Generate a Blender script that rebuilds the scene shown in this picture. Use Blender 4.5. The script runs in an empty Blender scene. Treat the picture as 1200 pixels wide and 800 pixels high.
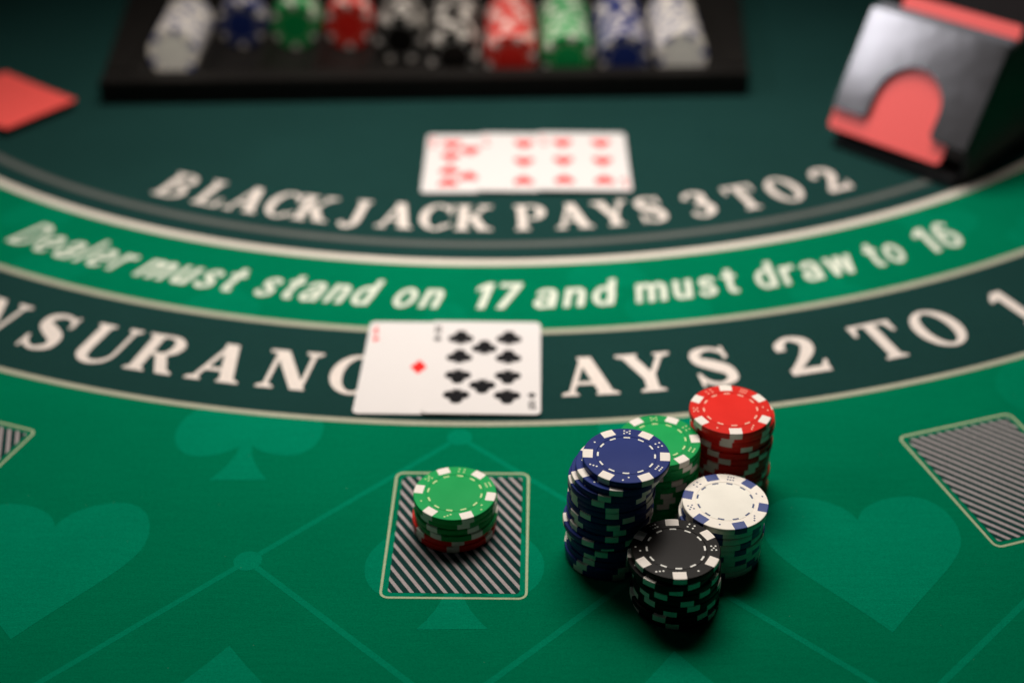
import bpy, bmesh, math, random
from mathutils import Matrix, Vector
random.seed(11)
S = bpy.context.scene
COL = S.collection
PI = math.pi

# ------------------------------------------------------------------ camera
TH, RO, CAM_H = 0.5913, -0.0096, 0.451
r0, u0 = Vector((1, 0, 0)), Vector((0, math.sin(TH), math.cos(TH)))
fw = Vector((0, math.cos(TH), -math.sin(TH)))
c_, s_ = math.cos(RO), math.sin(RO)
R_ = r0 * c_ + u0 * s_
U_ = u0 * c_ - r0 * s_
cam = bpy.data.cameras.new('camera')
camo = bpy.data.objects.new('camera', cam)
COL.objects.link(camo)
M = Matrix.Identity(4)
for i in range(3):
    M[i][0], M[i][1], M[i][2] = R_[i], U_[i], -fw[i]
M[2][3] = CAM_H
camo.matrix_world = M
cam.sensor_width = 36.0
cam.lens = 1661.65 / 1200 * 36
cam.clip_start, cam.clip_end = 0.02, 50
cam.dof.use_dof = True
cam.dof.focus_distance = 0.628
cam.dof.aperture_fstop = 3.4
S.camera = camo

# ------------------------------------------------------------------ light
W = bpy.data.worlds.new('World')
S.world = W
W.use_nodes = True
bg = W.node_tree.nodes['Background']
bg.inputs[0].default_value = (0.75, 0.85, 1.0, 1)
bg.inputs[1].default_value = 0.004


def area(name, loc, target, sx, sy, power, col):
    l = bpy.data.lights.new(name, 'AREA')
    l.shape = 'RECTANGLE'
    l.size, l.size_y = sx, sy
    l.energy = power
    l.color = col
    o = bpy.data.objects.new(name, l)
    COL.objects.link(o)
    o.location = loc
    o.rotation_euler = (Vector(target) - Vector(loc)).to_track_quat('-Z', 'Y').to_euler()
    return o


area('table_lamp_light', (-0.005, 0.97, 0.80), (-0.01, 0.74, 0), 0.60, 0.42, 3.4, (1.0, 0.92, 0.85)).data.spread = math.radians(88)
area('side_lamp_light', (-0.93, 0.74, 0.82), (0.27, 0.92, 0.06), 0.24, 0.24, 0.27, (0.95, 0.92, 1.0)).data.spread = math.radians(40)
S.view_settings.view_transform = 'Standard'
S.view_settings.look = 'None'
S.view_settings.exposure = 0.0
S.view_settings.gamma = 1.0
S.view_settings.use_curve_mapping = False


# ------------------------------------------------------------------ materials
def srgb(r, g, b):
    f = lambda c: (c / 255 / 12.92) if c / 255 <= 0.04045 else ((c / 255 + 0.055) / 1.055) ** 2.4
    return (f(r), f(g), f(b))


def node_mat(name):
    m = bpy.data.materials.new(name)
    m.use_nodes = True
    nt = m.node_tree
    return m, nt, nt.nodes['Principled BSDF']


def set_in(n, **kw):
    for k, v in kw.items():
        k = k.replace('_', ' ')
        if k in n.inputs:
            n.inputs[k].default_value = v


def mix_var(nt, col, lo, hi, fac):
    """colour multiplied by lo..hi following a factor socket"""
    mr = nt.nodes.new('ShaderNodeMapRange')
    mr.inputs['To Min'].default_value = lo
    mr.inputs['To Max'].default_value = hi
    nt.links.new(fac, mr.inputs['Value'])
    vm = nt.nodes.new('ShaderNodeVectorMath')
    vm.operation = 'SCALE'
    if isinstance(col, tuple):
        vm.inputs[0].default_value = col
    else:
        nt.links.new(col, vm.inputs[0])
    nt.links.new(mr.outputs[0], vm.inputs['Scale'])
    return vm.outputs[0]


def noise(nt, vec, scale, detail=3, rough=0.6):
    n = nt.nodes.new('ShaderNodeTexNoise')
    n.inputs['Scale'].default_value = scale
    n.inputs['Detail'].default_value = detail
    n.inputs['Roughness'].default_value = rough
    nt.links.new(vec, n.inputs['Vector'])
    return n.outputs['Fac']


def felt_mat(name, col, sheen=0.0, bump=0.6):
    m, nt, b = node_mat(name)
    tc = nt.nodes.new('ShaderNodeTexCoord')
    obj = tc.outputs['Object']
    c = mix_var(nt, col, 0.84, 1.16, noise(nt, obj, 9, 5))           # uneven dye, handling
    c = mix_var(nt, c, 0.65, 1.35, noise(nt, obj, 1300, 2))          # fibres
    c = mix_var(nt, c, 0.86, 1.14, noise(nt, obj, 420, 3))           # pilling
    mp0 = nt.nodes.new('ShaderNodeMapping')
    mp0.inputs['Scale'].default_value = (45, 420, 1)
    mp0.inputs['Rotation'].default_value = (0, 0, 0.10)
    nt.links.new(obj, mp0.inputs['Vector'])
    c = mix_var(nt, c, 0.91, 1.09, noise(nt, mp0.outputs[0], 1.0, 3))  # brushed nap
    # pale lint, very sparse
    v = nt.nodes.new('ShaderNodeTexVoronoi')
    v.inputs['Scale'].default_value = 230
    nt.links.new(obj, v.inputs['Vector'])
    gate = nt.nodes.new('ShaderNodeMath')
    gate.operation = 'LESS_THAN'
    gate.inputs[1].default_value = 0.055
    nt.links.new(v.outputs['Distance'], gate.inputs[0])
    sp = nt.nodes.new('ShaderNodeSeparateColor')
    nt.links.new(v.outputs['Color'], sp.inputs[0])
    g2 = nt.nodes.new('ShaderNodeMath')
    g2.operation = 'GREATER_THAN'
    g2.inputs[1].default_value = 0.93
    nt.links.new(sp.outputs[0], g2.inputs[0])
    g3 = nt.nodes.new('ShaderNodeMath')
    g3.operation = 'MULTIPLY'
    nt.links.new(gate.outputs[0], g3.inputs[0])
    nt.links.new(g2.outputs[0], g3.inputs[1])
    g4 = nt.nodes.new('ShaderNodeMath')
    g4.operation = 'MULTIPLY'
    g4.inputs[1].default_value = 0.10
    nt.links.new(g3.outputs[0], g4.inputs[0])
    mx = nt.nodes.new('ShaderNodeMix')
    mx.data_type = 'RGBA'
    nt.links.new(g4.outputs[0], mx.inputs[0])
    nt.links.new(c, mx.inputs[6])
    mx.inputs[7].default_value = (0.5, 0.52, 0.48, 1)
    nt.links.new(mx.outputs[2], b.inputs['Base Color'])
    # weave relief: threads both ways, a broken nap across
    mp = nt.nodes.new('ShaderNodeMapping')
    mp.inputs['Scale'].default_value = (220, 1500, 1)
    nt.links.new(obj, mp.inputs['Vector'])
    nap = noise(nt, mp.outputs[0], 1.0, 3)
    mp2 = nt.nodes.new('ShaderNodeMapping')
    mp2.inputs['Scale'].default_value = (60, 330, 1)
    mp2.inputs['Rotation'].default_value = (0, 0, 0.08)
    nt.links.new(obj, mp2.inputs['Vector'])
    rip = noise(nt, mp2.outputs[0], 1.0, 2)
    ad = nt.nodes.new('ShaderNodeMath')
    ad.operation = 'ADD'
    nt.links.new(nap, ad.inputs[0])
    nt.links.new(rip, ad.inputs[1])
    bp = nt.nodes.new('ShaderNodeBump')
    bp.inputs['Strength'].default_value = bump
    bp.inputs['Distance'].default_value = 0.00025
    nt.links.new(ad.outputs[0], bp.inputs['Height'])
    nt.links.new(bp.outputs[0], b.inputs['Normal'])
    set_in(b, Roughness=0.8, Sheen_Weight=sheen, Sheen_Roughness=0.5, Specular_IOR_Level=0.0)
    return m


def solid_mat(name, col, rough=0.5, spec=0.5, var=0.06, scale=300, bump=0.0, bscale=900, metal=0.0, coat=0.0, rnd=0.0):
    m, nt, b = node_mat(name)
    tc = nt.nodes.new('ShaderNodeTexCoord')
    obj = tc.outputs['Object']
    cc = mix_var(nt, col, 1 - var, 1 + var, noise(nt, obj, scale, 4))
    if rnd:                                   # each chip has aged a little differently
        oi = nt.nodes.new('ShaderNodeObjectInfo')
        cc = mix_var(nt, cc, 1 - rnd, 1 + rnd, oi.outputs['Random'])
    nt.links.new(cc, b.inputs['Base Color'])
    rr = nt.nodes.new('ShaderNodeMapRange')
    rr.inputs['To Min'].default_value = max(0.02, rough - 0.09)
    rr.inputs['To Max'].default_value = rough + 0.09
    nt.links.new(noise(nt, obj, scale * 0.4, 4), rr.inputs['Value'])
    nt.links.new(rr.outputs[0], b.inputs['Roughness'])
    if bump:
        bp = nt.nodes.new('ShaderNodeBump')
        bp.inputs['Strength'].default_value = bump
        bp.inputs['Distance'].default_value = 0.0001 if bscale > 100 else 0.0012
        nt.links.new(noise(nt, obj, bscale, 2), bp.inputs['Height'])
        nt.links.new(bp.outputs[0], b.inputs['Normal'])
    set_in(b, Specular_IOR_Level=spec, Metallic=metal, Coat_Weight=coat)
    return m


def card_back_mat(name, col):
    """coral card back with a fine printed lattice"""
    m, nt, b = node_mat(name)
    tc = nt.nodes.new('ShaderNodeTexCoord')
    cs = []
    for rz in (PI / 4, -PI / 4):
        mp = nt.nodes.new('ShaderNodeMapping')
        mp.inputs['Rotation'].default_value = (0, 0, rz)
        nt.links.new(tc.outputs['Object'], mp.inputs['Vector'])
        w = nt.nodes.new('ShaderNodeTexWave')
        w.inputs['Scale'].default_value = 190
        nt.links.new(mp.outputs[0], w.inputs['Vector'])
        cs.append(w.outputs['Fac'])
    mu = nt.nodes.new('ShaderNodeMath')
    mu.operation = 'MULTIPLY'
    nt.links.new(cs[0], mu.inputs[0])
    nt.links.new(cs[1], mu.inputs[1])
    nt.links.new(mix_var(nt, col, 0.9, 1.25, mu.outputs[0]), b.inputs['Base Color'])
    set_in(b, Roughness=0.45, Specular_IOR_Level=0.4)
    return m


GREEN = (0.0003, 0.140, 0.064)
MARK = (0.0005, 0.182, 0.093)
DARK = (0.0098, 0.0375, 0.0335)
MT = {
    'felt': felt_mat('green_felt', GREEN),
    'mark': felt_mat('pale_green_print', MARK),
    'mark_faint': felt_mat('faint_pale_green_print', (0.0004, 0.157, 0.075)),
    'dark': felt_mat('dark_teal_print', DARK),
    'cream': felt_mat('cream_print', (0.60, 0.55, 0.47), 0.0),
    'letter': felt_mat('cream_letter_print', (0.68, 0.61, 0.55), 0.0),
    'grey': felt_mat('grey_print', (0.098, 0.106, 0.098), 0.0),
    'olive': felt_mat('olive_print', (0.36, 0.36, 0.27), 0.0),
    'sans': felt_mat('pale_green_letter_print', (0.62, 0.66, 0.55), 0.0),
    'boxline': felt_mat('pale_box_outline_print', (0.38, 0.45, 0.28), 0.0),
    'stripe': felt_mat('pinkish_stripe_print', (0.36, 0.315, 0.315), 0.0),
    'card': solid_mat('card_stock', (0.665, 0.635, 0.615), 0.4, 0.12, 0.015, 60),
    'pip_red': solid_mat('red_card_ink', (0.80, 0.02, 0.018), 0.4, 0.08, 0.03),
    'pip_soft': solid_mat('worn_red_card_ink', (0.70, 0.010, 0.014), 0.4, 0.08, 0.03),
    'pip_black': solid_mat('black_card_ink', (0.006, 0.006, 0.007), 0.4, 0.08, 0.03),
    'coral': card_back_mat('coral_card_back', (0.90, 0.105, 0.09)),
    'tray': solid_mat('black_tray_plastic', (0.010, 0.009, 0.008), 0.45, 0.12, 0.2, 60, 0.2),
    'shoe': solid_mat('black_shoe_plastic', (0.010, 0.010, 0.011), 0.35, 0.5, 0.2, 40),
    'plate': solid_mat('smoked_acrylic_plate', (0.03, 0.028, 0.028), 0.16, 0.52, 0.2, 25, 0.22, 22, 0.0, 0.05),
    'spot': solid_mat('cream_chip_spot', (0.80, 0.74, 0.66), 0.45, 0.4, 0.05, 400, 0.1),
    'spot_blue': solid_mat('navy_chip_spot', (0.014, 0.042, 0.21), 0.45, 0.4, 0.06, 400, 0.1),
    'mark_white': solid_mat('white_chip_print', (0.72, 0.72, 0.66), 0.45, 0.4, 0.05),
    'mark_green': solid_mat('pale_yellow_green_chip_print', (0.50, 0.70, 0.28), 0.45, 0.4, 0.05),
    'mark_red': solid_mat('peach_chip_print', (0.85, 0.42, 0.30), 0.45, 0.4, 0.05),
    'mark_navy': solid_mat('navy_chip_print', (0.02, 0.05, 0.15), 0.45, 0.4, 0.05),
}
CHIPCOL = {'blue': (0.016, 0.032, 0.165), 'green': (0.006, 0.31, 0.075), 'red': (0.68, 0.022, 0.014),
           'white': (0.86, 0.81, 0.72), 'black': (0.0065, 0.0055, 0.0045)}
for k, v in CHIPCOL.items():
    MT['chip_' + k] = solid_mat(k + '_chip_clay', v, 0.33, 0.08, 0.08, 350, 0.15, 1400, rnd=0.10)
    MT['inlay_' + k] = solid_mat(k + '_chip_inlay', tuple(min(0.9, c * 1.08 + 0.001) for c in v), 0.30, 0.09, 0.10, 90, 0.08, 900, rnd=0.10)


# ------------------------------------------------------------------ helpers
def obj(name, me, mat=None, parent=None, loc=None, rotz=None):
    o = bpy.data.objects.new(name, me)
    COL.objects.link(o)
    if mat is not None and me is not None and not me.materials:
        me.materials.append(MT[mat])
    if parent is not None:
        o.parent = parent
    if loc is not None:
        o.location = loc
    if rotz is not None:
        o.rotation_euler = (0, 0, rotz)
    return o


def tag(o, label, cat, group=None):
    o['label'] = label
    o['category'] = cat
    if group:
        o['group'] = group
    return o


def mesh(name, verts, faces, smooth=False):
    me = bpy.data.meshes.new(name)
    me.from_pydata([tuple(v) for v in verts], [], faces)
    me.update()
    if smooth:
        for p in me.polygons:
            p.use_smooth = True
    return me


def polys_mesh(name, polys, z0, dz=6e-6, xf=None):
    """flat print: each polygon a hair above the one before, so none are coplanar"""
    V, F = [], []
    for i, pl in enumerate(polys):
        if isinstance(pl, tuple):                # strip: (left pts, right pts)
            L, Rr = pl
            b = len(V)
            for a, c in zip(L, Rr):
                V.append((a[0], a[1], z0 + i * dz))
                V.append((c[0], c[1], z0 + i * dz))
            for k in range(len(L) - 1):
                F.append((b + 2 * k, b + 2 * k + 1, b + 2 * k + 3, b + 2 * k + 2))
        else:
            b = len(V)
            V += [(q[0], q[1], z0 + i * dz) for q in pl]
            F.append(tuple(range(b, b + len(pl))))
    if xf:
        V = [xf(v) for v in V]
    me = mesh(name, V, F)
    bm = bmesh.new()
    bm.from_mesh(me)
    bmesh.ops.triangulate(bm, faces=[f for f in bm.faces if len(f.verts) > 4])
    for f in bm.faces:
        if f.normal.z < 0:
            f.normal_flip()
    bm.to_mesh(me)
    bm.free()
    return me


def box_mesh(name, x0, x1, y0, y1, z0, z1, bev=0.0):
    bm = bmesh.new()
    bmesh.ops.create_cube(bm, size=1)
    for v in bm.verts:
        v.co = Vector((x0 if v.co.x < 0 else x1, y0 if v.co.y < 0 else y1, z0 if v.co.z < 0 else z1))
    if bev:
        bmesh.ops.bevel(bm, geom=bm.edges[:], offset=bev, segments=2, affect='EDGES')
    me = bpy.data.meshes.new(name)
    bm.to_mesh(me)
    bm.free()
    return me


def prism_mesh(name, outline, ext, bev=0.0):
    """outline: list of 3D points in one plane; ext: 3D vector"""
    bm = bmesh.new()
    vs = [bm.verts.new(p) for p in outline]
    f = bm.faces.new(vs)
    r = bmesh.ops.extrude_face_region(bm, geom=[f])
    bmesh.ops.translate(bm, verts=[v for v in r['geom'] if isinstance(v, bmesh.types.BMVert)], vec=ext)
    bmesh.ops.recalc_face_normals(bm, faces=bm.faces[:])
    if bev:
        bmesh.ops.bevel(bm, geom=bm.edges[:], offset=bev, segments=2, affect='EDGES', clamp_overlap=True)
    bmesh.ops.triangulate(bm, faces=[q for q in bm.faces if len(q.verts) > 4])
    me = bpy.data.meshes.new(name)
    bm.to_mesh(me)
    bm.free()
    return me


def rrect(w, h, r, n=6):
    pts = []
    for cx, cy, a0 in ((w / 2 - r, h / 2 - r, 0), (-w / 2 + r, h / 2 - r, 90), (-w / 2 + r, -h / 2 + r, 180), (w / 2 - r, -h / 2 + r, 270)):
        for k in range(n + 1):
            a = math.radians(a0 + 90 * k / n)
            pts.append((cx + r * math.cos(a), cy + r * math.sin(a)))
    return pts


def bez(p0, p1, p2, p3, n=10):
    out = []
    for k in range(n):
        t = k / n
        a, b, c, d = (1 - t) ** 3, 3 * t * (1 - t) ** 2, 3 * t * t * (1 - t), t ** 3
        out.append((a * p0[0] + b * p1[0] + c * p2[0] + d * p3[0], a * p0[1] + b * p1[1] + c * p2[1] + d * p3[1]))
    return out


def heart(w, h, cx=0, cy=0, flip=False):
    """bounding width w, height h centred"""
    r = bez((0, .31), (.04, .45), (.20, .50), (.29, .50)) + bez((.29, .50), (.42, .50), (.5, .38), (.5, .22)) \
        + bez((.5, .22), (.5, .02), (.32, -.10), (0, -.5))
    l = [(-x, y) for x, y in r[1:]][::-1]
    pts = r + [(0, -.5)] + l
    s = -1 if flip else 1
    return [(cx + x * w, cy + s * y * h) for x, y in pts]


def diamond(w, h, cx=0, cy=0):
    q = .035
    pts = []
    for a, b in (((0, .5), (.5, 0)), ((.5, 0), (0, -.5)), ((0, -.5), (-.5, 0)), ((-.5, 0), (0, .5))):
        for t in (0, .25, .5, .75):
            x = a[0] + (b[0] - a[0]) * t
            y = a[1] + (b[1] - a[1]) * t
            k = 1 - q * 4 * t * (1 - t)
            pts.append((cx + x * k * w, cy + y * k * h))
    return pts


def spade(w, h, cx=0, cy=0):
    body = heart(w, h * .80, cx, cy + h * .10, True)
    st = [(cx - .19 * w, cy - .5 * h), (cx + .19 * w, cy - .5 * h)] + \
         [(cx + (.03 + .16 * (1 - t) ** 2.2) * w, cy + (-.5 + .36 * t) * h) for t in (.15, .35, .6, 1)] + \
         [(cx - (.03 + .16 * (1 - t) ** 2.2) * w, cy + (-.5 + .36 * t) * h) for t in (1, .6, .35, .15)]
    return [body, st]


def circle(cx, cy, r, n=20, ry=None):
    ry = ry or r
    return [(cx + r * math.cos(2 * PI * k / n), cy + ry * math.sin(2 * PI * k / n)) for k in range(n)]


def club(w, h, cx=0, cy=0, s=1):
    P = [circle(cx, cy + s * .24 * h, .25 * w), circle(cx - .25 * w, cy - s * .10 * h, .25 * w), circle(cx + .25 * w, cy - s * .10 * h, .25 * w),
         [(cx - .05 * w, cy + s * .15 * h), (cx + .05 * w, cy + s * .15 * h), (cx + .06 * w, cy - s * .25 * h), (cx + .2 * w, cy - s * .5 * h),
          (cx - .2 * w, cy - s * .5 * h), (cx - .06 * w, cy - s * .25 * h)]]
    return P


# ------------------------------------------------------------------ the felt table
felt = obj('table_felt', box_mesh('table_felt', -1.3, 1.3, -0.1, 1.9, -0.03, 0.0), 'felt')
felt['kind'] = 'structure'
felt['label'] = 'green felt blackjack table top with printed layout'
CX, CY = -0.0046, 1.3408


def ring(r0, r1, z, name, mat, a0=-75, a1=75, n=180):
    L, Rr = [], []
    for k in range(n + 1):
        a = math.radians(a0 + (a1 - a0) * k / n)
        L.append((CX + math.sin(a) * r1, CY - math.cos(a) * r1))
        Rr.append((CX + math.sin(a) * r0, CY - math.cos(a) * r0))
    return obj(name, polys_mesh(name, [(L, Rr)], z), mat, felt)


# pale watermark on the green, under the dark bands
X0, Y0, DX, DY = -0.0276, 0.583, 0.0962, 0.092
Z1, Z2, Z3, Z4 = 0.00005, 0.00012, 0.00019, 0.00026


def line(a, b, w):
    d = Vector((b[0] - a[0], b[1] - a[1]))
    n = Vector((-d.y, d.x)).normalized() * w / 2
    return [(a[0] + n.x, a[1] + n.y), (a[0] - n.x, a[1] - n.y), (b[0] - n.x, b[1] - n.y), (b[0] + n.x, b[1] + n.y)]


def node(i, j):
    return (X0 + i * DX, Y0 + j * DY)


for a, b in (((0, 0), (-1, -1)), ((-1, -1), (-3, -3)), ((-1, -1), (0, -2)), ((0, 0), (1, -1)), ((1, -1), (0, -2)), ((1, -1), (2, -2)),
             ((3, -1), (2, -2)), ((-3, -1), (-2, -2)), ((3, -1), (4, -2)), ((0, -2), (1, -3)), ((0, -2), (-1, -3))):
    obj('printed_line', polys_mesh('printed_line', [line(node(*a), node(*b), 0.0031)], Z1), 'mark', felt)
for i, j in ((0, 0), (-1, -1), (1, -1), (0, -2), (2, -2), (-2, -2), (3, -1), (-3, -1)):
    x, y = node(i, j)
    obj('printed_dot', polys_mesh('printed_dot', [circle(x, y, 0.0066, 28)], Z1 + 2e-5), 'mark', felt)
suits = [('printed_heart', [heart(.0926, .091, X0 - 2 * DX, 0.4880)]), ('printed_heart', [heart(.0926, .091, X0 + 2 * DX, 0.4870)]),
         ('printed_spade', spade(.083, .096, X0, 0.4940)), ('printed_spade', spade(.077, .096, -0.1376, 0.598)),
         ('printed_spade', spade(.077, .096, 0.3005, 0.628)), ('printed_spade', spade(.077, .096, 0.083, 0.598)),
         ('printed_diamond', [diamond(.066, .077, X0 - DX, 0.399)]), ('printed_diamond', [diamond(.066, .077, X0 + DX, 0.3935)]),
         ('printed_diamond', [diamond(.066, .077, X0 + 3 * DX, 0.399)])]
# fainter ones inside the text band
for a, r, k in ((-25.5, .655, 0), (-15.0, .650, 1), (-3.0, .652, 2), (6.0, .598, 1), (8.5, .655, 0), (17.5, .648, 2), (27.5, .612, 0), (-31, .598, 1), (32, .65, 2)):
    a = math.radians(a)
    x, y = CX + math.sin(a) * r, CY - math.cos(a) * r
    suits.append((('printed_heart', [heart(.052, .05, x, y)]), ('printed_spade', spade(.048, .055, x, y)), ('printed_club', club(.048, .05, x, y)))[k])
for i, (n, pl) in enumerate(suits):
    obj(n, polys_mesh(n, pl, Z1 + 3e-5), 'mark' if i < 9 and i != 4 else 'mark_faint', felt)

ring(0.02, 0.5814, Z2 + 3e-5, 'printed_dealer_area', 'dark', -88, 88)
ring(0.6599, 0.7467, Z2 + 3e-5, 'printed_dark_band', 'dark')
for r, w, m in ((.5589, .0062, 'grey'), (.5814, .0068, 'cream'), (.6599, .0047, 'olive'), (.7467, .0038, 'olive')):
    ring(r - w / 2, r + w / 2, Z3, 'printed_arc', m, -88 if r < .6 else -75, 88 if r < .6 else 75, 240)


# --- serif letters: unit cap height
ST, TN, SH = .24, .095, .072


def diag(x0, y0, x1, y1, w):
    return [(x0 - w / 2, y0), (x0 + w / 2, y0), (x1 + w / 2, y1), (x1 - w / 2, y1)]


def rect(x0, x1, y0, y1):
    return [(x0, y0), (x1, y0), (x1, y1), (x0, y1)]


def foot(xc, hw, y, up=1):
    s = SH
    return [(xc - hw, y), (xc + hw, y), (xc + hw, y + up * s * .6), (xc + hw * .55, y + up * s * 1.3), (xc - hw * .55, y + up * s * 1.3), (xc - hw, y + up * s * .6)]


def earc(cx, cy, rx, ry, tx, ty, a0, a1, n=26):
    L, Rr = [], []
    for k in range(n + 1):
        a = math.radians(a0 + (a1 - a0) * k / n)
        L.append((cx + rx * math.cos(a), cy + ry * math.sin(a)))
        Rr.append((cx + (rx - tx) * math.cos(a), cy + (ry - ty) * math.sin(a)))
    return (L, Rr)


def stroke(pts, n=7):
    """Catmull-Rom through (x, y, width)"""
    P = [pts[0]] + list(pts) + [pts[-1]]
    q = []
    for i in range(1, len(P) - 2):
        for k in range(n):
            t = k / n
            q.append(tuple(0.5 * ((2 * P[i][d]) + (-P[i - 1][d] + P[i + 1][d]) * t + (2 * P[i - 1][d] - 5 * P[i][d] + 4 * P[i + 1][d] - P[i + 2][d]) * t * t
                                  + (-P[i - 1][d] + 3 * P[i][d] - 3 * P[i + 1][d] + P[i + 2][d]) * t ** 3) for d in range(3)))
    q.append(P[-2])
    L, Rr = [], []
    for i, (x, y, w) in enumerate(q):
        a, b = q[max(0, i - 1)], q[min(len(q) - 1, i + 1)]
        d = Vector((b[0] - a[0], b[1] - a[1]))
        d = d.normalized() if d.length > 1e-9 else Vector((1, 0))
        L.append((x - d.y * w / 2, y + d.x * w / 2))
        Rr.append((x + d.y * w / 2, y - d.x * w / 2))
    return (L, Rr)


def glyph(c):
    """polygons, width (glyph spans 0..width)"""
    h = ST / 2
    stem = lambda x: [rect(x - h, x + h, 0, 1), foot(x, h + .10, 0), foot(x, h + .10, 1, -1)]
    if c == 'A':
        return [diag(.14, 0, .50, 1, TN * 1.1), diag(.84, 0, .51, 1, ST * 1.15), rect(.26, .74, .27, .355), foot(.14, .16, 0), foot(.85, .22, 0)], 1.06
    if c == 'B':
        return stem(.2) + [rect(.2, .5, 1 - SH, 1), rect(.2, .5, .49, .49 + SH), rect(.2, .52, 0, SH),
                           earc(.49, .755, .36, .245, ST * .9, SH, 90, -90), earc(.51, .265, .42, .265, ST, SH, 90, -90)], .95
    if c == 'C':
        return [earc(.5, .5, .5, .52, ST, .08, 48, 318), stroke([(.80, .87, .10), (.87, .76, .09), (.89, .64, .10)]), rect(.83, .91, .66, 1.0),
                stroke([(.85, .14, .09), (.89, .2, .08), (.92, .28, .07)])], .95
    if c == 'E':
        return stem(.2) + [rect(.2, .82, 1 - SH, 1), rect(.2, .6, .47, .47 + SH), rect(.2, .84, 0, SH), rect(.76, .83, .72, 1), rect(.8, .87, 0, .3), rect(.56, .63, .38, .64)], .87
    if c == 'I':
        return stem(.25), .5
    if c == 'J':
        return [rect(.42 - h, .42 + h, .2, 1), foot(.42, h + .10, 1, -1),
                stroke([(.42, .24, ST), (.40, .08, ST * .85), (.28, -.04, .15), (.14, -.06, .11), (.04, 0, .14), (.03, .10, .16)])], .68
    if c == 'K':
        return stem(.2) + [diag(.36, .38, .82, .97, .12), diag(.82, 0, .46, .56, ST * 1.15), foot(.82, .2, 1, -1), foot(.86, .22, 0)], 1.06
    if c == 'L':
        return stem(.2) + [rect(.2, .82, 0, SH), [(.84, 0), (.84, .34), (.77, .34), (.66, SH), (.6, 0)]], .86
    if c == 'N':
        return [rect(.155, .245, 0, 1), rect(.855, .945, 0, 1), diag(.22, 1, .86, 0, ST * 1.2), foot(.2, .17, 0), foot(.9, .17, 1, -1), rect(0, .3, 1 - SH, 1)], 1.08
    if c == 'O':
        return [earc(.5, .5, .5, .52, ST, .085, 0, 360, 48)], 1.0
    if c == 'P':
        return stem(.2) + [rect(.2, .5, 1 - SH, 1), rect(.2, .5, .41, .41 + SH), earc(.49, .705, .40, .295, ST, SH, 90, -90)], .92
    if c == 'R':
        return stem(.2) + [rect(.2, .5, 1 - SH, 1), rect(.2, .52, .45, .45 + SH), earc(.49, .725, .38, .275, ST, SH, 90, -90),
                           diag(.80, 0, .50, .5, ST * 1.05), foot(.83, .16, 0)], .99
    if c == 'S':
        return [stroke([(.76, .72, .08), (.69, .88, .09), (.44, .97, .09), (.19, .87, .18), (.18, .68, .22), (.42, .53, .27), (.66, .38, .26),
                        (.70, .16, .19), (.46, .03, .09), (.22, .10, .10), (.09, .28, .08)]), rect(.70, .77, .68, 1.0), rect(.06, .13, 0, .34)], .84
    if c == 'T':
        return [rect(.48 - h, .48 + h, 0, 1), rect(.04, .92, 1 - SH, 1), foot(.48, h + .12, 0), [(.02, 1), (.02, .70), (.09, .70), (.2, 1)], [(.94, 1), (.94, .70), (.87, .70), (.76, 1)]], .96
    if c == 'U':
        return [rect(.2 - h, .2 + h, .3, 1), foot(.2, h + .08, 1, -1), rect(.82, .90, .3, 1), foot(.86, .15, 1, -1),
                stroke([(.2, .34, ST), (.22, .18, ST), (.34, .04, .15), (.54, 0, .10), (.74, .07, .09), (.84, .2, .08), (.86, .34, .08)])], 1.0
    if c == 'Y':
        return [rect(.5 - h, .5 + h, 0, .45), foot(.5, h + .12, 0), diag(.5, .36, .17, 1, ST * 1.1), diag(.56, .42, .86, 1, .11), foot(.17, .22, 1, -1), foot(.86, .16, 1, -1)], 1.02
    if c == '1':
        return [rect(.32 - h, .32 + h, 0, 1), foot(.32, h + .13, 0), [(.32 - h, 1), (.32 - h, .80), (.0, .74), (.0, .82)]], .6
    if c == '2':
        return [stroke([(.14, .66, .19), (.15, .80, .19), (.38, .96, .10), (.66, .84, .22), (.66, .64, .25), (.44, .38, .18), (.12, .10, .13)]), rect(.04, .84, 0, .15),
                [(.80, 0), (.88, .30), (.82, .30), (.66, .1)]], .86
    if c == '3':
        return [stroke([(.13, .74, .18), (.17, .88, .13), (.40, .965, .09), (.63, .84, .22), (.58, .63, .2), (.34, .53, .09)]),
                stroke([(.34, .54, .09), (.62, .46, .22), (.68, .24, .27), (.46, .03, .10), (.22, .05, .11), (.10, .20, .18)])], .82
    raise KeyError(c)


def arc_xf(ang, rad):
    a = math.radians(ang)
    sa, ca = math.sin(a), math.cos(a)
    return lambda v: (CX + sa * (rad - v[1]) + ca * v[0], CY - ca * (rad - v[1]) + sa * v[0], v[2])


def serif_text(letters, rad, cap, sx, label):
    root = obj('lettering', None, None, felt)
    root['label'] = label
    for ch, ang in letters:
        P, w = glyph(ch)
        f = lambda q: ((q[0] - w / 2) * cap * sx, q[1] * cap)
        Q = [tuple([f(q) for q in side] for side in pl) if isinstance(pl, tuple) else [f(q) for q in pl] for pl in P]
        obj('letter', polys_mesh('letter', Q, Z4, 6e-6, arc_xf(ang, rad)), 'letter', root)


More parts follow.
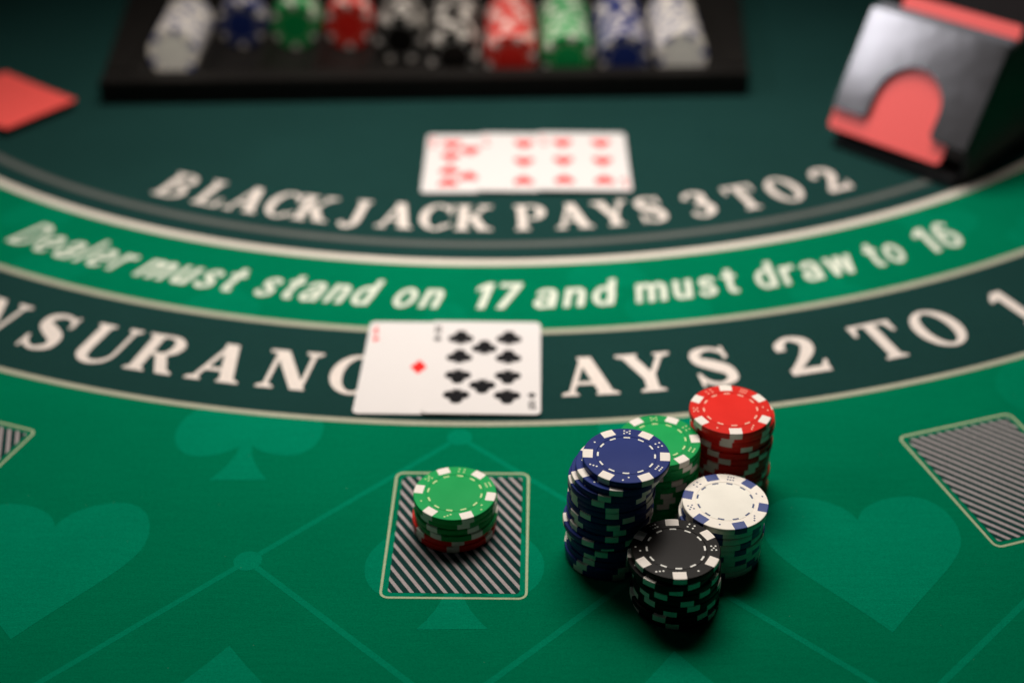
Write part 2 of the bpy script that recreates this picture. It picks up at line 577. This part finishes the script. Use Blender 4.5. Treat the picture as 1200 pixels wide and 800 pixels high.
serif_text([('B', -25.1), ('L', -21.85), ('A', -19.05), ('C', -16.3), ('K', -13.75), ('J', -10.65), ('A', -7.65), ('C', -4.85), ('K', -2.1), ('P', 1.95), ('A', 4.95),
            ('Y', 7.9), ('S', 10.65), ('3', 14.3), ('T', 17.9), ('O', 21.2), ('2', 25.1)], .5405, .0328, .69, 'cream serif lettering reading BLACK JACK PAYS 3 TO 2')
serif_text([('I', -27.6), ('N', -25.2), ('S', -21.9), ('U', -18.8), ('R', -15.95), ('A', -12.9), ('N', -9.7), ('C', -6.7), ('E', -3.9), ('P', -0.6), ('A', 3.75),
            ('Y', 6.5), ('S', 9.45), ('2', 13.6), ('T', 17.75), ('O', 20.75), ('1', 25.2)], .7235, .0360, .80, 'cream serif lettering reading INSURANCE PAYS 2 TO 1')

# --- sans oblique sentence


def sans_glyph(c):
    """bold sans, ascender height 1, x-height .72: polygons and width"""
    w, t, X = .17, .135, .72
    arch = lambda x: [stroke([(x + .10, .40, .10), (x + .17, .60, .13), (x + .30, .655, .145), (x + .42, .58, .18), (x + .445, .42, w)]), rect(x + .35, x + .54, 0, .45)]
    bowl = lambda cx, k=1: earc(cx, .36, .30, .38, w, t, 0, 360, 36)
    if c == 'D':
        return [rect(0, w, 0, 1), rect(w, .32, 1 - t, 1), rect(w, .32, 0, t), earc(.31, .5, .40, .5, w, t, 90, -90)], .71
    if c == 'e':
        return [earc(.31, .36, .31, .38, w, t, 0, 318), rect(.10, .615, .30, .42)], .62
    if c == 'a':
        return [rect(.38, .57, 0, .50), stroke([(.08, .50, .16), (.14, .62, .15), (.30, .665, .14), (.43, .61, .17), (.475, .46, w)]), earc(.25, .20, .25, .225, .18, .125, 30, 330),
                rect(.24, .42, .31, .42)], .58
    if c == 'l':
        return [rect(0, w, 0, 1)], w
    if c == 'r':
        return [rect(0, w, 0, X), stroke([(.10, .42, .12), (.17, .58, .15), (.28, .64, .165), (.42, .64, .16)])], .41
    if c == 'm':
        return [rect(0, w, 0, X)] + arch(0) + arch(.35), .89
    if c == 'n':
        return [rect(0, w, 0, X)] + arch(0), .54
    if c == 'u':
        return [rect(.35, .54, 0, X), rect(0, w, .27, X), stroke([(.095, .30, w), (.115, .14, .18), (.24, .06, .145), (.37, .12, .13), (.44, .30, .10)])], .54
    if c == 's':
        return [stroke([(.46, .52, .14), (.40, .63, .14), (.26, .665, .135), (.12, .58, .16), (.16, .44, .17), (.30, .36, .17), (.43, .26, .17), (.44, .13, .16), (.27, .055, .135),
                        (.12, .10, .14), (.06, .22, .15)])], .54
    if c == 't':
        return [rect(.12, .31, .16, .92), rect(0, .43, X - .13, X), stroke([(.215, .20, w), (.235, .10, .17), (.31, .065, .14), (.43, .07, .13)])], .43
    if c == 'd':
        return [rect(.39, .58, 0, 1), bowl(.30)], .58
    if c == 'o':
        return [earc(.31, .36, .31, .38, w, t, 0, 360, 36)], .62
    if c == 'w':
        return [diag(.22, 0, .085, X, .18), diag(.22, 0, .41, X, .165), diag(.62, 0, .43, X, .165), diag(.62, 0, .755, X, .18)], .84
    if c == '1':
        return [rect(.20, .40, 0, 1), [(.21, 1), (.21, .76), (0, .68), (0, .82)]], .40
    if c == '7':
        return [rect(0, .58, .84, 1), diag(.20, 0, .48, .86, .21)], .58
    if c == '6':
        return [earc(.30, .32, .30, .34, w, .14, 0, 360, 36), stroke([(.095, .34, w), (.12, .66, w), (.22, .87, .17), (.36, .93, .14), (.53, .84, .13)])], .60
    raise KeyError(c)


SHEAR = .20


def sans_text(words, rad, size, gap, label):
    root = obj('lettering', None, None, felt)
    root['label'] = label
    rm = rad - .011
    for word, a_start, a_end in words:
        gl = [sans_glyph(c) for c in word]
        k = math.radians(a_end - a_start) * rm / (sum(g[1] for g in gl) + gap * (len(gl) - 1))   # metres per glyph unit across
        x = math.radians(a_start) * rm
        for P, w in gl:
            f = lambda q: ((q[0] - w / 2) * k + SHEAR * (q[1] - .36) * size, q[1] * size)
            Q = [tuple([f(q) for q in side] for side in pl) if isinstance(pl, tuple) else [f(q) for q in pl] for pl in P]
            obj('letter', polys_mesh('letter', Q, Z4, 6e-6, arc_xf(math.degrees((x + w * k / 2) / rm), rad)), 'sans', root)
            x += (w + gap) * k


sans_text([('Dealer', -30.1, -22.0), ('must', -21.0, -15.0), ('stand', -13.7, -7.2), ('on', -6.0, -3.4), ('17', -1.7, 0.75), ('and', 1.7, 6.1), ('must', 7.3, 13.1),
           ('draw', 14.2, 20.3), ('to', 21.3, 23.6), ('16', 25.0, 27.7)], .6345, .0285, .19, 'pale green slanted lettering reading Dealer must stand on 17 and must draw to 16')


# --- betting boxes
def clip_poly(poly, inside):
    def cut(pl, nx, ny, d):
        out = []
        for i in range(len(pl)):
            a, b = pl[i], pl[(i + 1) % len(pl)]
            da, db = nx * a[0] + ny * a[1] - d, nx * b[0] + ny * b[1] - d
            if da <= 0:
                out.append(a)
            if (da < 0 < db) or (db < 0 < da):
                t = da / (da - db)
                out.append((a[0] + (b[0] - a[0]) * t, a[1] + (b[1] - a[1]) * t))
        return out
    n = len(inside)
    for i in range(n):
        a, b = inside[i], inside[(i + 1) % n]
        ex, ey = b[0] - a[0], b[1] - a[1]
        L = math.hypot(ex, ey)
        if L < 1e-9:
            continue
        nx, ny = ey / L, -ex / L
        poly = cut(poly, nx, ny, nx * a[0] + ny * a[1])
        if len(poly) < 3:
            return []
    return poly


def betting_box(ang):
    a = math.radians(ang)
    rc, w, h = .8317, .0671, .0895
    sa, ca = math.sin(a), math.cos(a)
    ox, oy = CX + sa * rc, CY - ca * rc
    xf = lambda v: (ox + ca * v[0] - sa * v[1], oy + sa * v[0] + ca * v[1], v[2])
    root = obj('printed_betting_box', None, None, felt)
    t = .0012
    po, pi_ = rrect(w, h, .0042), rrect(w - 2 * t, h - 2 * t, .0030)
    obj('box_outline', polys_mesh('box_outline', [(po + po[:1], pi_ + pi_[:1])], Z2 + 2e-5, 0, xf), 'boxline', root)
    iw, ih = w - .0074, h - .0074
    inn = rrect(iw, ih, .0018, 3)
    obj('box_panel', polys_mesh('box_panel', [inn], Z2 + 2e-5, 0, xf), 'dark', root)
    P = []
    per, sw, SA = .00425, .00165, math.radians(56.5)
    for k in range(-30, 31):
        d = k * per
        n = (math.sin(SA), math.cos(SA))
        tdir = (math.cos(SA), -math.sin(SA))
        q = [(n[0] * (d + e * sw / 2) + tdir[0] * f * .09, n[1] * (d + e * sw / 2) + tdir[1] * f * .09) for e, f in ((-1, -1), (-1, 1), (1, 1), (1, -1))]
        c = clip_poly(q, inn)
        if c:
            P.append(c)
    obj('box_stripes', polys_mesh('box_stripes', P, Z3 + 2e-5, 0, xf), 'stripe', root)


for a in (-1.507, 17.37, -20.51):
    betting_box(a)

# ------------------------------------------------------------------ playing cards
CW, CH, CT = .0635, .0889, .0003


def card_mesh(name, bow=0.0, nx=8, ny=10):
    """thin rounded card, optionally bowed along its length"""
    out = rrect(CW, CH, .0032, 5)
    bm = bmesh.new()
    vs = [bm.verts.new((x, y, 0)) for x, y in out]
    f = bm.faces.new(vs)
    for k in range(1, ny):
        y = -CH / 2 + CH * k / ny
        bmesh.ops.bisect_plane(bm, geom=bm.verts[:] + bm.edges[:] + bm.faces[:], plane_co=(0, y, 0), plane_no=(0, 1, 0))
    r = bmesh.ops.extrude_face_region(bm, geom=bm.faces[:])
    bmesh.ops.translate(bm, verts=[v for v in r['geom'] if isinstance(v, bmesh.types.BMVert)], vec=(0, 0, CT))
    for v in bm.verts:
        v.co.z += bow * (2 * v.co.y / CH) ** 2
    bmesh.ops.recalc_face_normals(bm, faces=bm.faces[:])
    me = bpy.data.meshes.new(name)
    bm.to_mesh(me)
    bm.free()
    return me


IDX = {}
IDX['A'] = [diag(.10, 0, .30, 1, .16), diag(.5, 0, .30, 1, .16), rect(.18, .42, .28, .42)]
IDX['1'] = [rect(.12, .27, 0, 1), [(.12, 1), (.12, .82), (0, .72), (0, .85)]]
IDX['0'] = [earc(.2, .5, .2, .5, .13, .14, 0, 360, 24)]
IDX['3'] = [stroke([(.08, .80, .14), (.3, .93, .14), (.48, .76, .15), (.28, .54, .13)]), stroke([(.28, .54, .13), (.52, .30, .15), (.3, .07, .14), (.05, .2, .14)])]
IDX['6'] = [earc(.28, .3, .27, .31, .14, .13, 0, 360, 24), stroke([(.09, .34, .14), (.14, .7, .14), (.38, .95, .13)])]


def rot180(pl):
    f = lambda q: (-q[0], -q[1])
    return tuple([f(q) for q in s] for s in pl) if isinstance(pl, tuple) else [f(q) for q in pl]


def suit_polys(s, w, h, x, y, up=1):
    if s == 'heart':
        return [heart(w, h, x, y, up < 0)]
    if s == 'diamond':
        return [diamond(w, h, x, y)]
    if s == 'club':
        return club(w, h, x, y, up)


def playing_card(rank, suit, pips, loc, rot, label, ink, pw, ph, tilt=(0, 0), group=None):
    root = obj('playing_card', card_mesh('playing_card', 0.0007), 'card', None, loc)
    root.rotation_euler = (tilt[0], tilt[1], rot)
    tag(root, label, 'playing card', group)
    z = CT + 6e-5
    lift = lambda v: (v[0], v[1], v[2] + .0007 * (2 * v[1] / CH) ** 2)
    for x, y, up in pips:
        obj('pip', polys_mesh('pip', suit_polys(suit, pw, ph, x, y, up), z, 5e-6, lift), ink, root)
    P = []
    ih = .0085
    xx = -CW / 2 + .0025
    for ch in rank:
        sc = ih * .62
        P += [tuple([(xx + q[0] * sc, CH / 2 - .0045 - ih + q[1] * ih) for q in s] for s in pl) if isinstance(pl, tuple) else
              [(xx + q[0] * sc, CH / 2 - .0045 - ih + q[1] * ih) for q in pl] for pl in IDX[ch]]
        xx += sc * (.36 if ch == '1' else .5)
    P += suit_polys(suit, .0045, .005, -CW / 2 + .0048, CH / 2 - .0175)
    obj('corner_index', polys_mesh('corner_index', P, z, 5e-6, lift), ink, root)
    obj('corner_index', polys_mesh('corner_index', [rot180(q) for q in P], z, 5e-6, lift), ink, root)
    return root


cx, ry = .0137, (.0285, .0098)
ten = [(s * cx, y, 1) for s in (-1, 1) for y in ry] + [(s * cx, -y, -1) for s in (-1, 1) for y in ry] + [(0, .0190, 1), (0, -.0190, -1)]
six = [(s * cx, y, 1 if y >= 0 else -1) for s in (-1, 1) for y in (.0275, 0, -.0275)]
three = [(0, .0275, 1), (0, 0, 1), (0, -.0275, -1)]
ZC = .0004
playing_card('A', 'diamond', [(0, 0, 1)], (-.0519, .6462, ZC), -.036, 'ace of diamonds lying partly under the ten of clubs', 'pip_red', .0098, .0138)
playing_card('10', 'club', ten, (-.0160, .6446, ZC + .0009), -.0213, 'ten of clubs overlapping the ace of diamonds', 'pip_black', .0145, .0132, (0, .012))
playing_card('10', 'heart', ten, (-.0285, .8948, ZC), -.012, 'ten of hearts, leftmost of the three overlapping cards below the chip tray', 'pip_soft', .0138, .0135)
playing_card('3', 'heart', three, (.0095, .8942, ZC + .0009), -.014, 'three of hearts, middle of the three overlapping cards below the chip tray', 'pip_soft', .0138, .0135, (0, .014))
playing_card('6', 'heart', six, (.0508, .8930, ZC + .0016), -.010, 'six of hearts, rightmost of the three overlapping cards below the chip tray', 'pip_soft', .0138, .0135, (0, .018))

# coral card at the left edge, lying on a low black slab that gives the dark strip below it
LCX, LCY, LCR = -.3820, .9970, math.radians(52)
hd = obj('black_slab', prism_mesh('black_slab', [Vector((x, y, .0003)) for x, y in rrect(CW - .002, CH - .002, .003)], Vector((0, 0, .0058)), .0004), 'tray', None, (LCX, LCY, 0), LCR)
tag(hd, 'low black slab under the coral red card at the left edge', 'card holder')
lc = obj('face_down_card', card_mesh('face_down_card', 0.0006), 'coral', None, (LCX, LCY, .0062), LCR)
tag(lc, 'coral red playing card lying face down at the left edge', 'playing card')

# ------------------------------------------------------------------ poker chips
CR, CHT, PITCH = .0195, .0033, .0034


def lathe(profile, n=72):
    V, F = [], []
    m = len(profile)
    for k in range(n):
        a = 2 * PI * k / n
        for r, z in profile:
            V.append((r * math.cos(a), r * math.sin(a), z))
    for k in range(n):
        k2 = (k + 1) % n
        for i in range(m - 1):
            F.append((k * m + i, k2 * m + i, k2 * m + i + 1, k * m + i + 1))
    return V, F


def body_mesh(colour):
    h, b = CHT, .00038
    pr = [(.0002, 0.0), (.0130, 0.0), (.0191, 0.0), (CR - b * .3, b * .3), (CR, b), (CR, h - b), (CR - b * .3, h - b * .3), (CR - b, h), (.0136, h), (.01335, h - .00022), (.01315, h - .00022)]
    V, F = lathe(pr)
    n, m = 72, len(pr)
    F.append(tuple(k * m for k in range(n))[::-1])
    me = mesh('chip_body_' + colour, V, F)
    for p in me.polygons:
        p.use_smooth = len(p.vertices) == 4 and abs(p.normal.z) < .3
    me.materials.append(MT['chip_' + colour])
    return me


def inlay_mesh(colour):
    h = CHT
    V = [(.01325 * math.cos(2 * PI * k / 64), .01325 * math.sin(2 * PI * k / 64), h - .00009) for k in range(64)]
    V += [(v[0] * 1.004, v[1] * 1.004, h - .0006) for v in V]
    F = [tuple(range(64))] + [(k, k + 64, (k + 1) % 64 + 64, (k + 1) % 64) for k in range(64)]
    me = mesh('chip_inlay_' + colour, V, F)
    me.materials.append(MT['inlay_' + colour])
    return me


def spot_mesh(name, mat):
    """cream insert wrapping over the rim: top face, side and underside"""
    e = .00002
    h, b = CHT, .00038
    hw, ri, n = .00295, .0149, 6
    rows = []
    for k in range(n + 1):
        y = -hw + 2 * hw * k / n
        ro = lambda R: math.sqrt(R * R - y * y)
        rows.append([(ri, y, h - .0002), (ri, y, h + e), (ro(CR - b), y, h + e), (ro(CR - b * .3 + e), y, h - b * .3 + e), (ro(CR + e), y, h - b), (ro(CR + e), y, b),
                     (ro(CR - b * .3 + e), y, b * .3 - e), (ro(.0191), y, -e), (ri, y, -e), (ri, y, .0002)])
    m = len(rows[0])
    V = [v for r in rows for v in r]
    F = []
    for k in range(n):
        for i in range(m - 1):
            F.append((k * m + i, k * m + i + 1, (k + 1) * m + i + 1, (k + 1) * m + i))
    F.append(tuple(range(m))[::-1])
    F.append(tuple(n * m + i for i in range(m)))
    me = mesh(name, V, F)
    bm = bmesh.new()
    bm.from_mesh(me)
    bmesh.ops.recalc_face_normals(bm, faces=bm.faces[:])
    bm.to_mesh(me)
    bm.free()
    me.materials.append(MT[mat])
    return me


PIPS = {1: [(0, 0)], 2: [(-1, 1), (1, -1)], 3: [(-1, 1), (0, 0), (1, -1)], 4: [(-1, 1), (1, 1), (-1, -1), (1, -1)],
        5: [(-1, 1), (1, 1), (-1, -1), (1, -1), (0, 0)], 6: [(-1, 1), (0, 1), (1, 1), (-1, -1), (0, -1), (1, -1)]}


def marks_mesh(name, mat, order, size=1.0):
    """twelve dashes round the inlay and dice pips between the spots"""
    P = []
    for k in range(12):
        a = math.radians(30 * k + 15 if False else 30 * k)
        r, hl, hw = .0127, .00145, .00042
        pts = []
        L, Rr = [], []
        for j in range(5):
            b = a + (j / 4 - .5) * 2 * hl / r
            L.append(((r + hw) * math.cos(b), (r + hw) * math.sin(b)))
            Rr.append(((r - hw) * math.cos(b), (r - hw) * math.sin(b)))
        P.append((L, Rr))
    V0 = polys_mesh(name, P, CHT - .00005, 0)
    P = []
    for k, val in enumerate(order):
        a = math.radians(60 * k + 30)
        d, tt = (math.cos(a), math.sin(a)), (-math.sin(a), math.cos(a))
        for px, py in PIPS[val]:
            x = .01655 * d[0] + tt[0] * px * .00125 + d[0] * py * .00095
            y = .01655 * d[1] + tt[1] * px * .00125 + d[1] * py * .00095
            P.append(circle(x, y, .00046 * size, 10))
    V1 = polys_mesh(name, P, CHT + .00002, 0)
    bm = bmesh.new()
    bm.from_mesh(V0)
    bm.from_mesh(V1)
    me = bpy.data.meshes.new(name)
    bm.to_mesh(me)
    bm.free()
    me.materials.append(MT[mat])
    return me


ORDER = [4, 5, 1, 3, 2, 6]
MARKMAT = {'blue': 'mark_white', 'black': 'mark_white', 'white': 'mark_navy', 'green': 'mark_green', 'red': 'mark_red'}
CHIP = {}
for k in CHIPCOL:
    sp = 'spot_blue' if k == 'white' else 'spot'
    CHIP[k] = dict(body=body_mesh(k), inlay=inlay_mesh(k), spot=spot_mesh('edge_spot_' + k, sp), marks=marks_mesh('chip_marks_' + k, MARKMAT[k], ORDER))
CHIP['black']['marks2'] = marks_mesh('chip_marks_black_face', 'mark_white', [6, 2, 3, 1, 5, 4])


def chip(colour, loc, ang, label, group, rot=None, marks=None):
    d = CHIP[colour]
    root = obj('poker_chip', d['body'], None, None, loc)
    root.rotation_euler = rot.to_euler() if rot is not None else (0, 0, ang)
    tag(root, label, 'poker chip', group)
    obj('inlay', d['inlay'], None, root)
    for k in range(6):
        obj('edge_spot', d['spot'], None, root, None, PI / 3 * k)
    obj('printed_marks', d[marks or 'marks'], None, root)
    return root


ORD = ['topmost', 'second', 'third', 'fourth', 'fifth', 'sixth', 'seventh', 'eighth', 'ninth', 'tenth', 'eleventh', 'twelfth', 'thirteenth', 'fourteenth', 'fifteenth', 'sixteenth', 'seventeenth']


def stack(colours, centres, top_ang, what, group, angs=None, marks=None):
    """colours and centres from the top chip down"""
    n = len(colours)
    for i in range(n):
        x, y = centres[i]
        z = (n - 1 - i) * PITCH + .0002
        a = math.radians(top_ang) if i == 0 else random.uniform(0, PI / 3)
        if angs and i in angs:
            a = math.radians(angs[i])
        if i == 0:
            lb = 'topmost %s chip of %s' % (colours[i], what)
        elif i == n - 1:
            lb = 'bottom %s chip of %s' % (colours[i], what)
        else:
            lb = '%s chip, %s from the top of %s' % (colours[i], ORD[i], what)
        chip(colours[i], (x, y, z), a, lb, group, None, marks)


def drift(c, n, j=.0006):
    return [(c[0] + random.uniform(-j, j), c[1] + random.uniform(-j, j)) for _ in range(n)]


# blue: ten upper chips sliding over to the right at the top, seven lower ones
blue = [(.0503, .4943), (.0472, .4930), (.0452, .4928), (.0441, .4930)] + drift((.0440, .4938), 6) + [(.0420, .4930)] + drift((.0434, .4952), 6)
stack(['blue'] * 17, blue, -5, 'the tall leaning blue stack', 'chips of the tall blue stack', {1: 22, 2: 13, 3: 8, 10: 2})
bl = [(.0706, .4630), (.0690, .4622)] + drift((.0716, .4636), 7)
stack(['black'] * 9, bl, 90, 'the black stack at the front', 'chips of the black stack', {1: 54}, 'marks2')
wh = [(.0963, .4943)] + drift((.0955, .4950), 8)
stack(['white'] * 9, wh, 104, 'the white stack', 'chips of the white stack')
rd = [(.1036, .5412), (.1054, .5430)] + drift((.1056, .5432), 12)
stack(['red'] * 14, rd, 90.5, 'the red stack at the back', 'chips of the red stack')
gr = [(.0684, .5266)] + drift((.0686, .5272), 11)
stack(['green'] * 12, gr, 3, 'the green stack behind the blue one', 'chips of the green stack behind the blue one')
g1 = [(-.0276, .5142), (-.0272, .5150), (-.0278, .5146), (-.0271, .5140), (-.0288, .5150), (-.0281, .5142)]
stack(['green'] * 4 + ['red'] * 2, g1, 50, 'the low stack on the betting box', 'chips of the low stack on the betting box')

# ------------------------------------------------------------------ chip tray
tray = obj('chip_tray', None, None, None, (-.0645, 1.10, 0))
tag(tray, 'long black chip tray filled with rows of coloured chips', 'chip tray')
TX = -.0645
LANES = [-.2620 + .0439 * i - TX for i in range(10)]
TZ, GR, GZ = .0180, .0204, .0222
prof = []
x_l, x_r = -.226, .226
prof.append((x_l, TZ))
half = math.sqrt(GR * GR - (GZ - TZ) ** 2)
a0 = math.asin((GZ - TZ) / GR)
for lx in LANES:
    for k in range(13):
        a = PI + a0 + (PI - 2 * a0) * k / 12
        prof.append((lx + GR * math.cos(a), GZ + GR * math.sin(a)))
prof.append((x_r, TZ))
V, F = [], []
for y in (-.0775, .17):
    V += [(x, y, z) for x, z in prof]
n = len(prof)
F = [(i, i + 1, n + i + 1, n + i) for i in range(n - 1)]
ln = obj('lane_insert', mesh('lane_insert', V, F, True), 'tray', tray)
obj('front_wall', prism_mesh('front_wall', [(-.2465, -.1000, 0), (.2465, -.0945, 0), (.2475, -.0780, 0), (-.2475, -.0775, 0)], Vector((0, 0, .0183)), .0012), 'tray', tray)
for s in (-1, 1):
    obj('side_wall', prism_mesh('side_wall', [(s * .2262, -.0777, 0), (s * .2474, -.0777, 0), (s * .2720, .17, 0), (s * .2262, .17, 0)], Vector((0, 0, .0186)), .0012), 'tray', tray)
obj('tray_floor', box_mesh('tray_floor', -.226, .226, -.0772, .17, .0003, .0012), 'tray', tray)

lane_cols = ['white', 'blue', 'green', 'red', 'black', 'black', 'red', 'green', 'blue', 'white']
lane_y = [1.0440, 1.1040, 1.1010, 1.1000, 1.0690, 1.0300, 1.0262, 1.0256, 1.0262, 1.0290]
lane_n = [21, 6, 7, 7, 14, 26, 27, 27, 27, 26]
place = ['leftmost lane', 'second lane from the left', 'third lane from the left', 'fourth lane from the left', 'fifth lane from the left', 'fifth lane from the right',
         'fourth lane from the right', 'third lane from the right', 'second lane from the right', 'rightmost lane']
front_ang = [20, 30, 30, 30, 0, 8, 12, 20, 14, 10]
for i in range(10):
    for k in range(lane_n[i]):
        tilt = -.26 if i == 0 else (-.16 if i == 9 else (-.06 if i == 5 else -.02))
        a = math.radians(front_ang[i]) if k == 0 else random.uniform(0, PI / 3)
        # the chip stands on edge with its face towards the players, leaning back a little
        m = Matrix.Rotation(tilt, 4, 'X') @ Matrix.Rotation(PI / 2, 4, 'X') @ Matrix.Rotation(a, 4, 'Z')
        y = lane_y[i] + k * (PITCH + random.uniform(-.00003, .00012)) + CHT
        lb = ('%s chip at the front of the %s of the tray' if k == 0 else '%s chip standing in the %s of the tray') % (lane_cols[i], place[i])
        chip(lane_cols[i], (TX + LANES[i] + random.uniform(-.0003, .0003), y, GZ - .0002 + random.uniform(-.0004, .0003)), 0, lb, 'chips in the %s of the tray' % place[i], m)

# ------------------------------------------------------------------ dealing shoe
PS, SL, SW, SLEN = math.radians(44.96), math.radians(60.9), .104, .073
shoe = obj('dealing_shoe', None, None, None, (.2279, .9218, 0))
shoe.rotation_euler = (0, 0, -PS)       # local x runs along the front edge, local y to the back
tag(shoe, 'black card shoe with a sloping smoked front plate and curved cutout', 'card shoe')
PB = .029
up = Vector((0, math.cos(SL), math.sin(SL)))
nrm = Vector((0, -math.sin(SL), math.cos(SL)))   # outward from the plate


def onp(u, w, off=0.0):
    return Vector((u, 0, PB)) + up * w + nrm * off


ua, ub, ut = .026, .076, .0425
rr = (ub - ua) / 2
pts = [onp(0, 0), onp(ua - .004, 0)] + [onp(ua - .004 + .004 * math.sin(a), .004 - .004 * math.cos(a)) for a in (.5, 1.0, PI / 2)]
pts += [onp((ua + ub) / 2 - rr * math.cos(PI * k / 18), ut - rr + rr * math.sin(PI * k / 18)) for k in range(19)]
pts += [onp(ub + .004 - .004 * math.sin(a), .004 - .004 * math.cos(a)) for a in (PI / 2, 1.0, .5)]
pts += [onp(ub + .004, 0), onp(SW, 0), onp(SW, SLEN), onp(0, SLEN)]
obj('face_plate', prism_mesh('face_plate', pts, nrm * -.0040, .0005), 'plate', shoe)
ptop = onp(0, SLEN, -.003)
for u in (.0004, SW - .0044):
    outl = [Vector((u, .008, .0005)), Vector((u, .008, .012)), onp(u, .003, -.0066), onp(u, SLEN - .003, -.0062), Vector((u, .10, .100)), Vector((u, .23, .085)), Vector((u, .23, .0005))]
    obj('side_panel', prism_mesh('side_panel', outl, Vector((.004, 0, 0)), .0006), 'shoe', shoe)
obj('base', box_mesh('shoe_base', .0046, SW - .0046, -.0018, .229, .0006, .0065, .0008), 'shoe', shoe)
obj('back_wall', box_mesh('shoe_back', .0046, SW - .0046, .222, .2288, .0068, .084, .0008), 'shoe', shoe)
# sloping rest the pack stands on
obj('card_rest', prism_mesh('card_rest', [Vector((.0046, .012, .0068)), Vector((.0046, .16, .0068)), Vector((.0046, .16, .045)), Vector((.0046, .016, .012))], Vector((SW - .0092, 0, 0))), 'shoe', shoe)
obj('plate_lip', prism_mesh('plate_lip', [onp(.0004, SLEN - .002, -.0061), onp(.0004, SLEN + .0055, -.0061), onp(.0004, SLEN + .0055, -.011), onp(.0004, SLEN - .002, -.011)], Vector((SW - .0008, 0, 0)), .0008), 'shoe', shoe)
# weighted roller wedge behind the pack
obj('card_follower', prism_mesh('card_follower', [Vector((.006, .098, .055)), Vector((.006, .112, .118)), Vector((.006, .150, .110)), Vector((.006, .165, .050))], Vector((SW - .012, 0, 0)), .002), 'plate', shoe)


def shoe_world(v):
    return Matrix.Translation((.2279, .9218, 0)) @ Matrix.Rotation(-PS, 4, 'Z') @ v


def card_block(name, u0, w0, thick, off, mat, label, edge=None):
    """card(s) lying parallel to the face plate, long side across the shoe"""
    pr = rrect(CH, CW, .0032, 4)
    o = Vector((u0 + CH / 2, 0, PB)) + up * (w0 + CW / 2) + nrm * off
    outl = [Vector((x, y, 0)) for x, y in pr]
    ob = obj(name, prism_mesh(name, outl, Vector((0, 0, -thick))), mat)
    rm = Matrix(((1, 0, 0), (0, up.y, nrm.y), (0, up.z, nrm.z))).to_4x4()
    ob.matrix_world = Matrix.Translation((.2279, .9218, 0)) @ Matrix.Rotation(-PS, 4, 'Z') @ Matrix.Translation(o) @ rm
    tag(ob, label, 'playing card')
    return ob


card_block('face_down_card', -.0006, -.0140, .0003, -.0048, 'coral', 'coral red card showing through the cutout of the card shoe')
card_block('face_down_card', .0105, .0260, .0003, -.020, 'coral', 'coral red card standing higher behind the front plate of the shoe')
